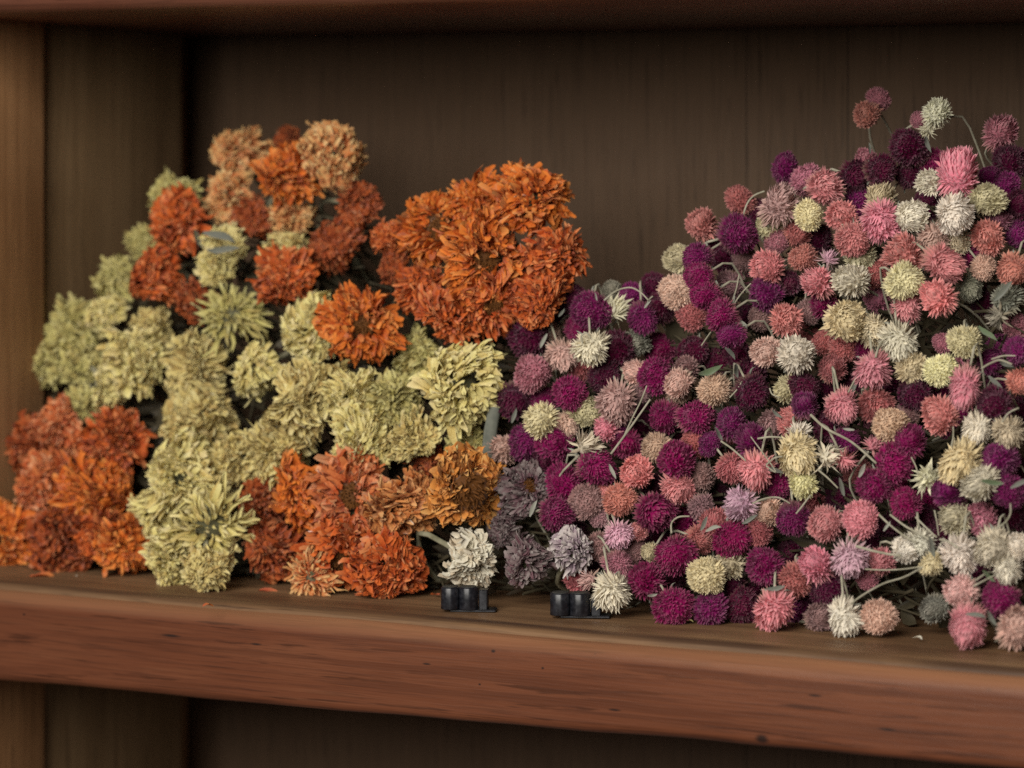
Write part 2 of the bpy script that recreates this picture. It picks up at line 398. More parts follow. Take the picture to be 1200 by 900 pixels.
def zinnia_mesh(kind, seed):
    """petals of one dried head of unit radius, facing +z; returns the petal mesh and whether a disc shows"""
    rng = random.Random(seed); m = MB(); ga = 2.39996
    if kind == 'ruf':     N, r0, L0, L1, W0, W1, dome, cr, disc = 560, .0, .20, .38, .075, .130, .50, .024, False
    elif kind == 'fine':  N, r0, L0, L1, W0, W1, dome, cr, disc = 740, .0, .15, .30, .055, .100, .56, .020, False
    elif kind == 'open':  N, r0, L0, L1, W0, W1, dome, cr, disc = 420, .32, .22, .52, .085, .165, .32, .030, True
    elif kind == 'ring':  N, r0, L0, L1, W0, W1, dome, cr, disc = 420, .48, .18, .40, .08, .14, .34, .028, True
    elif kind == 'star':  N, r0, L0, L1, W0, W1, dome, cr, disc = 150, .02, .18, .78, .07, .135, .28, .020, False
    elif kind == 'loose': N, r0, L0, L1, W0, W1, dome, cr, disc = 430, .03, .22, .54, .08, .155, .42, .030, False
    else:                 N, r0, L0, L1, W0, W1, dome, cr, disc = 360, .0, .24, .46, .10, .175, .52, .028, False    # 'scale': layered, reflexed
    head = {'ruf': .75, 'fine': .85, 'loose': .60, 'open': .32, 'ring': .5, 'star': .10}.get(kind, .45)   # how far petals stray from the radial order
    rot = rng.uniform(0, 6.28); lob = [rng.uniform(.62, 1.15) for _ in range(9)]
    for i in range(N):
        q = math.sqrt((i + .5) / N); q = r0 + (1 - r0) * q
        ang = rot + i * ga + rng.gauss(0, .34)
        lb = lob[int((ang % 6.2832) / 6.2832 * 9) % 9]                # dried heads are lopsided
        rb = .06 + .56 * q; hb = dome * (1 - q * q) - .04
        base = (rb * math.cos(ang), rb * math.sin(ang), hb)
        L = lerp(L0, L1, q) * rng.uniform(.72, 1.18) * lerp(1, lb, q)
        W = lerp(W0, W1, q) * rng.uniform(.75, 1.15)
        if kind in ('ruf', 'fine'): el, curl = lerp(84, 22, q ** 1.3) + rng.gauss(0, 44), rng.gauss(40, 85)
        elif kind in ('open', 'ring'): el, curl = lerp(58, 0, ((q - r0) / (1 - r0)) ** .9) + rng.gauss(0, 22), rng.gauss(-2, 58)
        elif kind == 'star': el, curl = lerp(70, 6, q ** .8) + rng.gauss(0, 14), rng.gauss(26, 36)
        elif kind == 'loose': el, curl = lerp(78, -8, q) + rng.gauss(0, 34), rng.gauss(18, 70)
        else: el, curl = lerp(72, -6, q ** 1.2) + rng.gauss(0, 26), rng.gauss(70, 60)
        petal(m, rng, base, ang + rng.gauss(0, head), el, L, W, curl, rng.gauss(.9, .8), rng.gauss(0, 66 if kind != 'star' else 24), rng.random(), cr, rng.random() < .22)
    o1, o2 = rng.uniform(0, 50), rng.uniform(0, 50)
    def crush(v):                                                   # the whole head is pressed out of shape by its neighbours
        q = Vector(v); d = nvec(Vector((q.x * 1.1 + o1, q.y * 1.1 + o2, q.z))) * (.13 if kind == 'star' else .32) + nvec(Vector((q.x * 3.2 + o2, q.y * 3.2, q.z * 3.2 + o1))) * .11
        return tuple(q + d)
    m.v = [crush(v) for v in m.v]
    return m.mesh('petals'), disc

def disc_mesh(seed):
    rng = random.Random(seed); m = MB()
    m.ball((0, 0, .02), .30, .14, (0, .3, 0), 14, 6)
    for i in range(70):
        q = math.sqrt((i + .5) / 70); a = i * 2.39996
        p = Vector((.28 * q * math.cos(a), .28 * q * math.sin(a), .15 * (1 - q * q) + .02))
        d = (Vector((p.x * .8, p.y * .8, .35)) + Vector((rng.uniform(-.2, .2), rng.uniform(-.2, .2), 0))).normalized()
        m.tube([p, p + d * .05, p + d * rng.uniform(.10, .16)], .017, .010, 4, rng.random())
    return m.mesh('flower_centre')
DISCS = [disc_mesh(900 + i) for i in range(3)]
def calyx_mesh():
    m = MB(); m.ball((0, 0, -.18), .46, .28, (0, .5, 0), 16, 8); m.ball((0, 0, -.34), .18, .16, (0, .5, 0), 10, 6)
    return m.mesh('calyx')
CALYX = calyx_mesh()
def leaf_mesh(seed):
    """narrow pointed leaf along +x, unit length, folded along the midrib and curled"""
    rng = random.Random(seed); m = MB(); rows = []; z = 0
    for i in range(8):
        t = i / 7; w = .125 * math.sin(math.pi * min(1, t * .93 + .07)) ** .8 + .004; z = .30 * math.sin(t * 3.1 + seed)
        rows.append([(Vector((t, k * w, z + abs(k) * w * .9 + rng.uniform(-.02, .02))), (t, .5, 0)) for k in (-1, -.5, 0, .5, 1)])
    m.grid(rows); return m.mesh('leaf')
LEAVES = [leaf_mesh(40 + i) for i in range(4)]

ALL_HEADS = []       # (px, py, root, P) for leaves and stems to find their flower
rz = random.Random(5)
def stem_tube(P, axis, r, length, rad, n=5, drop=.0):
    a = P - axis * r * .7; b = a - axis * length * .3; back = Vector((rz.uniform(-.25, .25), 1, rz.uniform(-.75, -.35) - drop)).normalized()
    c = b - axis * length * .12 + back * length * .28; d = c + back * length * .45
    c.z = min(c.z, P.z - .02); d.z = min(d.z, P.z - .05)
    d.y = min(d.y, YB - .006); c.y = min(c.y, YB - .008); d.z = max(d.z, rad + .001); c.z = max(c.z, rad + .001); b.z = max(b.z, rad + .001)
    m = MB(); m.tube([q - P for q in smooth_path([a, b, c, d], 3)], rad, rad * .9, n); return m.mesh('stem')

ZINNIAS = []
def zinnia(px, py, r, kind, sch, az, tilt, lay, label, squash=1.0, sc=1.0):
    seed = int(px * 7 + py * 13)
    P, s = at_slope(px, py, .030 + lay * .016, .30)
    rr = r * s / FPX
    if P.z < rr * .80:                                    # rests on the board
        d = ray(px, py); s = CAM.z / (-d.z + .80 * r / FPX); P = CAM + d * s; rr = r * s / FPX
    ax = view_dir(az, tilt)
    root = tag(empty('zinnia', P), label, 'flower', 'dried zinnia heads heaped in the shelf')
    me, disc = zinnia_mesh(kind, seed)
    q = frame(ax, rz.uniform(0, 6.28))
    def put(name, me, mat, k=1.0, off=0.0):
        o = link(name, me, mat, root); o.rotation_mode = 'QUATERNION'; o.rotation_quaternion = q; k *= 1.14; o.scale = (rr * k, rr * k, rr * k * squash); o.location = ax * off * rr; return o
    put('petals', me, ZM[sch], 1.0, -.12)
    if disc: put('flower_centre', DISCS[seed % 3], M_DISC, 1.6 if kind == 'ring' else 1.1, .04)
    put('calyx', CALYX, M_CALYX, 1.0, -.14)
    link('stem', stem_tube(P, ax, rr, .11, .0017, 6), M_STEM, root)
    ALL_HEADS.append((px, py, root, P, rr, s)); ZINNIAS.append((px, py, r))
    return root

for a in (
 # top of the heap
 (279, 176, 29, 'loose', 'OC', 120, 45, 2, 'pinkish orange zinnia with cream side petals, topmost of the heap by the corner'),
 (266, 231, 31, 'loose', 'OC', 170, 35, 1, 'cream and salmon zinnia under the topmost pinkish orange one'),
 (335, 210, 36, 'loose', 'OR', 200, 15, 0, 'bright orange zinnia with neat flat petals and a tiny dark centre'),
 (394, 183, 43, 'ruf', 'OC', 60, 45, 0, 'large straw and orange two-tone zinnia crowning the heap'),
 (420, 238, 29, 'ruf', 'RU', 0, 35, 1, 'dull tan rust zinnia tucked under the straw and orange one'),
 (338, 167, 18, 'ruf', 'RU', 90, 40, 3, 'small shaded red zinnia peeping behind the bright flat-petalled orange one'),
 (303, 258, 29, 'ruf', 'RU', 230, 30, 1, 'rusty red zinnia below the bright flat-petalled orange one'),
 (343, 258, 24, 'loose', 'OC', 280, 50, 1.2, 'faded beige zinnia wedged between two rusty red ones'),
 (391, 287, 36, 'fine', 'RU', 250, 20, 1, 'broad dark red brown zinnia in shade beside the big orange cluster'),
 (332, 306, 38, 'ruf', 'YO', 90, 30, 1, 'yellow green zinnia showing as a fringe over a red orange one'),
 (336, 324, 41, 'ruf', 'RO', 270, 22, -.4, 'round red orange zinnia with a yellow green fringe behind its top'),
 (207, 265, 40, 'ruf', 'RO', 150, 30, -.2, 'orange red zinnia stacked on the brick textured one'),
 (188, 326, 41, 'fine', 'RO', 200, 25, -.4, 'brick textured red orange zinnia with a few yellow petals at its base'),
 (226, 354, 26, 'ruf', 'RU', 300, 30, .3, 'small rust zinnia beside the brick textured red orange one'),
 (203, 229, 28, 'loose', 'YG', 110, 40, 2, 'olive yellow zinnia behind the stacked orange red one'),
 (165, 284, 20, 'ruf', 'YG', 140, 40, 3, 'blurred olive zinnia deep beside the back corner'),
 (265, 284, 25, 'loose', 'YC', 40, 40, 0, 'pale yellow zinnia with a blue grey leaf across its petals'),
 (252, 312, 23, 'scale', 'YC', 260, 40, 0, 'pale yellow zinnia hanging below the blue grey leaf'),
 (272, 368, 31, 'star', 'YG', 80, 40, .3, 'olive yellow zinnia with long fingers of petals pointing up'),
 # big orange cluster
 (515, 267, 43, 'open', 'OR', 160, 25, -1.2, 'orange zinnia with brown centre on the inner edge of the big orange cluster'),
 (568, 306, 45, 'open', 'OR', 270, 14, -1.9, 'middle zinnia of the big orange cluster with a round brown centre'),
 (622, 232, 42, 'loose', 'OR', 60, 30, -.8, 'orange zinnia topping the big cluster with tall ragged upper petals'),
 (556, 240, 33, 'loose', 'OR', 100, 35, -.5, 'orange zinnia at the upper edge of the big cluster with dark gaps'),
 (458, 279, 25, 'ruf', 'RO', 180, 30, .5, 'smooth red zinnia hiding behind the inner edge of the big orange cluster'),
 (461, 312, 21, 'ruf', 'RU', 210, 30, .7, 'small rust zinnia under the smooth red one'),
 (651, 303, 38, 'loose', 'RO', 10, 40, -.3, 'rust orange zinnia on the big cluster nearest the globe amaranths'),
 (531, 364, 41, 'loose', 'RO', 250, 30, -.8, 'ragged red orange zinnia at the foot of the big cluster'),
 (628, 346, 38, 'ruf', 'RO', 320, 35, -.5, 'red orange zinnia of the big cluster just above the first magenta globes'),
 (580, 355, 36, 'open', 'RO', 270, 25, -1.1, 'loose petalled red orange zinnia low in the middle of the big cluster'),
 (497, 338, 33, 'ruf', 'RO', 200, 30, -.5, 'red brown ruffled zinnia low on the inner edge of the big cluster'),
 (606, 214, 24, 'star', 'OR', 80, 45, -.2, 'orange zinnia whose pointed petals stick up highest on the big cluster'),
 # blurred olive ones by the side wall
 (86, 386, 38, 'loose', 'YG', 100, 40, 1.2, 'ragged olive zinnia standing close to the side wall'),
 (63, 426, 29, 'loose', 'YG', 200, 35, .8, 'green yellow zinnia almost touching the side wall'),
 (98, 428, 26, 'scale', 'YG', 300, 30, .5, 'greenish smooth petalled zinnia beside the one touching the side wall'),
 (122, 366, 27, 'scale', 'YC', 160, 50, .4, 'pale yellow zinnia with rolled petals near the side wall'),
 (137, 326, 27, 'loose', 'YG', 110, 40, 2, 'dim olive zinnia above the pale one with rolled petals'),
 (167, 416, 42, 'ruf', 'YC', 60, 25, -.4, 'large lemon cream zinnia with curled layered petals under the brick textured one'),
 (131, 453, 31, 'ruf', 'YC', 330, 35, -.2, 'lemon cream zinnia with one curled edge above the red orange mound'),
 (101, 474, 24, 'scale', 'YG', 260, 40, .2, 'pale green zinnia seen from behind above the red orange mound'),
 (231, 426, 33, 'loose', 'YO', 20, 30, 0, 'straw yellow zinnia between two lemon cream ones'),
 (299, 434, 32, 'scale', 'YC', 200, 45, -.6, 'lemon cream zinnia with stacked rows of curled petals seen side-on'),
 (178, 384, 25, 'loose', 'YO', 120, 30, .4, 'small straw zinnia directly under the brick textured red orange one'),
 (226, 467, 31, 'loose', 'YO', 240, 30, 1, 'shaded tan zinnia under the straw yellow one'),
 (234, 502, 49, 'ruf', 'YO', 100, 25, .2, 'broad dull tan zinnia above the great pale yellow mound'),
 # middle
 (424, 382, 43, 'open', 'OR', 260, 20, -1.2, 'vivid orange zinnia with dark centre and two tall upper petals, below the cluster'),
 (366, 388, 38, 'loose', 'YC', 170, 30, -.2, 'pale yellow zinnia beside the vivid orange one with tall petals'),
 (362, 466, 55, 'fine', 'YO', 190, 15, -1, 'largest finely ruffled cream tan zinnia in the middle of the yellow band'),
 (413, 466, 40, 'ruf', 'YC', 90, 20, -.8, 'greenish cream zinnia just below the vivid orange one'),
 (461, 471, 34, 'ruf', 'YG', 60, 30, -.3, 'small green yellow zinnia in the middle of the yellow band'),
 (543, 456, 48, 'loose', 'YC', 20, 25, -.9, 'pale yellow zinnia with loose drooping petals beside the magenta globes'),
 (490, 417, 36, 'ruf', 'YG', 90, 30, 1.2, 'shaded olive zinnia behind the vivid orange one'),
 (425, 512, 43, 'ruf', 'YC', 260, 20, -.7, 'cream yellow zinnia resting on the lower orange cluster'),
 (484, 514, 36, 'fine', 'YO', 300, 25, -.4, 'fine tan yellow zinnia above the lower orange cluster'),
 (326, 526, 45, 'ruf', 'YO', 220, 25, -.3, 'mustard zinnia low in the yellow band beside the great pale mound'),
 (549, 521, 28, 'ruf', 'YG', 30, 30, .8, 'dim olive zinnia above the golden orange one'),
 # red orange mound by the wall
 (44, 521, 41, 'ruf', 'RU', 170, 35, .2, 'dull rust zinnia pressed against the side wall'),
 (71, 498, 31, 'ruf', 'PO', 60, 35, -.2, 'pinkish orange zinnia with cream tips on top of the red orange mound'),
 (134, 516, 47, 'ruf', 'RO', 80, 25, 0, 'deep red orange zinnia at the back of the mound under lemon ones'),
 (56, 562, 42, 'ruf', 'PO', 200, 25, -.4, 'pinkish orange zinnia in the mound with pale bead-like petals'),
 (110, 580, 47, 'ruf', 'OR', 330, 15, -.8, 'orange zinnia in the middle of the red orange mound'),
 (9, 626, 39, 'loose', 'OR', 180, 20, -.6, 'orange zinnia cut by the picture edge at the wall'),
 (74, 636, 42, 'ruf', 'RU', 250, 25, -.5, 'brownish rust zinnia standing on the board below the mound'),
 (146, 640, 36, 'loose', 'OR', 320, 30, -.8, 'brightest orange zinnia at the foot of the red orange mound'),
 (118, 626, 37, 'ruf', 'RO', 270, 25, -.7, 'red orange zinnia on the board between the rust and brightest ones'),
 # great pale mound
 (217, 568, 58, 'fine', 'YC', 120, 15, -1.1, 'great pale yellow ruffled zinnia above the board'),
 (249, 618, 38, 'star', 'YC', 300, 20, -2.2, 'pale yellow zinnia with long flat star petals round a small dark eye'),
 (206, 650, 43, 'ruf', 'YC', 220, 25, -1.4, 'yellow ruffled zinnia resting on the board below the great pale one'),
 (280, 541, 34, 'ruf', 'YO', 40, 30, -.2, 'tan yellow zinnia at the upper edge of the great pale mound'),
 (182, 600, 31, 'scale', 'YC', 180, 35, -1.2, 'pale yellow zinnia with a pointed side petal beside the orange mound'),
 (243, 668, 31, 'ruf', 'YO', 280, 30, -1.4, 'tan zinnia right under the star-petalled one, touching the board'),
 # lower orange cluster
 (315, 590, 38, 'ruf', 'RU', 180, 35, .3, 'dark rust zinnia between the pale mound and the lower orange cluster'),
 (326, 645, 40, 'ruf', 'RU', 200, 30, 0, 'rust zinnia low in the gap beside the star-petalled pale one'),
 (356, 583, 40, 'loose', 'OR', 180, 30, -.7, 'orange zinnia with smooth side petals at the start of the lower cluster'),
 (413, 581, 48, 'open', 'PO', 130, 20, -1.2, 'pinkish orange zinnia with cream tipped curled petals in the lower cluster'),
 (478, 595, 48, 'ruf', 'TO', 0, 20, -1.2, 'tan tipped orange zinnia on the outer side of the lower cluster'),
 (549, 575, 46, 'ring', 'GO', 330, 22, -1.3, 'golden orange zinnia with a wide dark olive centre'),
 (449, 664, 46, 'ruf', 'RO', 300, 25, -1.3, 'red orange ruffled zinnia standing on the board in the lower cluster'),
 (399, 652, 40, 'open', 'RO', 250, 25, -1.2, 'red orange zinnia with dark centre low in the cluster'),
 (364, 676, 26, 'star', 'OC', 200, 35, -1.6, 'small pale orange zinnia with sheaf-like petals at the foot of the cluster'),
 (506, 540, 24, 'ruf', 'RU', 40, 30, .6, 'small dark brown red zinnia above the lower cluster'),
 # the pale and grey ones by the clips
 (553, 654, 35, 'scale', 'WH', 340, 50, -.8, 'white zinnia with beaded curled petals above a black clip'),
 (617, 658, 30, 'scale', 'GM', 250, 15, -.9, 'grey mauve withered zinnia with silvery petal edges between the two clips'),
 (617, 571, 27, 'open', 'GM', 60, 25, -.2, 'grey mauve zinnia with a dark hollow centre next to the golden orange one'),
 (670, 646, 24, 'scale', 'LM', 70, 35, -.9, 'lilac white zinnia with a petal curled into a loop'),
 (590, 618, 22, 'ruf', 'GM', 180, 30, .6, 'shaded mauve brown zinnia between white and dark-centred ones'),
):
    zinnia(*a, squash=1.15 if a[3] in ('ruf', 'fine', 'scale') else 1.0)

# ------------------------------------------------------------------ globe amaranths
AC = {  # colour of the bracts, and how pale their tips are
 'W': ((.80, .74, .60), .15), 'C': ((.72, .64, .43), .2), 'Y': ((.84, .745, .48), .2), 'B': ((.70, .47, .40), .35), 'A': ((.70, .49, .37), .35),
 'P': ((.74, .29, .34), .42), 'S': ((.72, .285, .275), .36), 'R': ((.46, .14, .14), .3), 'O': ((.60, .235, .19), .3), 'M': ((.26, .007, .092), .22),
 'D': ((.095, .005, .034), .16), 'V': ((.20, .010, .105), .22), 'L': ((.70, .44, .57), .4), 'K': ((.48, .18, .24), .4), 'T': ((.38, .21, .21), .35), 'G': ((.31, .30, .23), .3)}
CN = {'W': 'white', 'C': 'cream', 'Y': 'pale yellow', 'B': 'blush', 'A': 'peach tan', 'P': 'pink', 'S': 'salmon', 'R': 'rust red', 'O': 'coral orange', 'M': 'magenta', 'D': 'dark wine',
      'V': 'violet', 'L': 'lilac', 'K': 'dusty rose', 'T': 'taupe rose', 'G': 'grey green'}

def bract(m, rng, p, d, up, L, W, rnd, pol, bend):
    """one pointed papery bract from p along d, folded on its midrib and bent by bend"""
    s = d.cross(up)
    if s.length < 1e-4: s = d.cross(Vector((1, 0, 0)))
    s.normalize(); u = s.cross(d).normalized()
    p1 = p + d * L * .5 + u * bend * L * .10; p2 = p + d * L + u * bend * L * .34
    c = lambda t: (t, rnd, pol)
    a = m.vert(p - s * W * .38, c(0)); b = m.vert(p + u * W * .15, c(0)); e = m.vert(p + s * W * .38, c(0))
    f = m.vert(p1 - s * W * .5, c(.55)); g = m.vert(p1 + u * W * .26, c(.55)); h = m.vert(p1 + s * W * .5, c(.55))
    k = m.vert(p2, c(1))
    m.f += [(a, b, g, f), (b, e, h, g), (f, g, k), (g, h, k)]

def amaranth_mesh(kind, seed):
    """globe of bracts of unit radius, crown towards +z"""
    rng = random.Random(seed); m = MB(); ga = 2.39996; rot = rng.uniform(0, 6)
    if kind == 'fuzz':   N, core, L, W, lean, jit, pmax = 640, .74, .265, .100, .22, .15, 158
    elif kind == 'globe': N, core, L, W, lean, jit, pmax = 430, .69, .335, .130, .55, .14, 156
    elif kind == 'shag': N, core, L, W, lean, jit, pmax = 340, .62, .40, .125, .45, .20, 150
    else:                N, core, L, W, lean, jit, pmax = 62, .34, .74, .17, .62, .20, 122      # 'tuft'
    m.ball((0, 0, 0), core * .97, core * .97, (.3, .35, .6), 14, 9)
    zmin = math.cos(R(pmax))
    for i in range(N):
        z = 1 - (i + .5) / N * (1 - zmin); a = rot + i * ga + rng.uniform(-.06, .06)
        q = math.sqrt(max(0, 1 - z * z)); n = Vector((q * math.cos(a), q * math.sin(a), z))
        tng = (Vector((0, 0, 1)) - n * z); tng = tng.normalized() if tng.length > 1e-3 else Vector((1, 0, 0))
        pol = (z - zmin) / (1 - zmin)
        ln = lean * (1 if z > -.35 else (.2 if rng.random() < .6 else -.5))       # lowest bracts splay away from the crown
        d = (n + tng * ln + Vector((rng.gauss(0, jit), rng.gauss(0, jit), rng.gauss(0, jit)))).normalized()
        k = rng.uniform(.66, 1.2) * (1.0 if z > -.45 else 1.22)
        bract(m, rng, n * core * .92, d, n, L * k, W * rng.uniform(.8, 1.2), rng.random(), pol, rng.gauss(-.35 if z > -.3 else .7, .5))
    o1 = rng.uniform(0, 60)
    m.v = [tuple(Vector(v) + nvec(Vector(v) * .9 + Vector((o1, o1 * .7, 0))) * .20) for v in m.v]     # pressed lopsided in the heap
    return m.mesh('flower_head')
AM = {k: [amaranth_mesh(k, 300 + i + 20 * j) for i in range(n)] for j, (k, n) in enumerate((('fuzz', 9), ('globe', 8), ('shag', 8), ('tuft', 5)))}
M_AMA = amaranth_material()
for l in AM.values():
    for me in l: me.materials.append(M_AMA)
SL_A, SL_B, SL_L = .022, .36, .0185
GROUP_A = 'dried globe amaranth heads heaped in the shelf'
AMA = []
ra = random.Random(11)
def amaranth(px, py, r, col, lay=0, az=None, tilt=None, e=1.0, kind=None, label=None, phrase=None, w=1.0):
    P, s = at_slope(px, py, SL_A + lay * SL_L, SL_B); rr = r * s / FPX
    if P.z < rr * .9:
        d = ray(px, py); s = CAM.z / (-d.z + .9 * r / FPX); P = CAM + d * s; rr = r * s / FPX
    if az is None: az = ra.uniform(0, 360) if lay < 1.1 else ra.uniform(30, 150); tl = ra.uniform(5, 48)
    else: tl = 65 if tilt is None else tilt
    ax = view_dir(az, tl)
    if kind is None:
        if col in 'MDVRTK': kind = 'fuzz' if ra.random() < .72 else 'globe'
        elif col in 'SO': kind = ra.choice(('fuzz', 'globe', 'globe', 'shag'))
        elif col in 'YA': kind = ra.choice(('fuzz', 'globe', 'shag'))
        else: kind = ra.choice(('globe', 'globe', 'shag'))
    root = tag(empty('globe_amaranth', P), label, 'flower', GROUP_A)
    me = ra.choice(AM[kind])
    h = link('flower_head', me, None, root); h.rotation_mode = 'QUATERNION'; h.rotation_quaternion = frame(ax, ra.uniform(0, 6.28))
    k = rr * 1.21; h.scale = (k * w * ra.uniform(.9, 1.08), k * w * ra.uniform(.9, 1.08), k * e * ra.uniform(.88, 1.12))
    b, pale = AC[col]; v = ra.uniform(.84, 1.14); hu = ra.uniform(-.025, .03)
    h.color = (min(.85, b[0] * v * (1 + hu)), min(.85, b[1] * v * (1 - hu)), min(.85, b[2] * v * (1 + ra.uniform(-.08, .08))), pale * ra.uniform(.7, 1.25))
    st = link('stem', stem_tube(P, ax, rr * e, .075, .00075, 5), M_STEMA, root)
    if lay < 1.5:
        for kk in (0, 1):                                   # the pair of leaflets that sits under every head
            lf = link('leaf', ra.choice(LEAVES), None, root); lf.active_material
            side = ax.orthogonal().normalized(); side = Quaternion(ax, ra.uniform(0, 1) + kk * math.pi) @ side
            dirn = (side * 1.0 - ax * .15).normalized()
            lf.rotation_mode = 'QUATERNION'; lf.rotation_quaternion = Vector((1, 0, 0)).rotation_difference(dirn)
            q = rr * ra.uniform(.75, 1.05); lf.scale = (q, q, q); lf.location = -ax * rr * e * .80
    ALL_HEADS.append((px, py, root, P, rr, s)); AMA.append(dict(px=px, py=py, r=r, col=col, root=root, label=label, phrase=phrase, lay=lay, az=az, tilt=tl))
    return root
M_STEMA = plain_plant('pale_amaranth_stem', (.34, .32, .23), (.50, .47, .37), 150)
for me in LEAVES: me.materials.append(M_LEAFW)

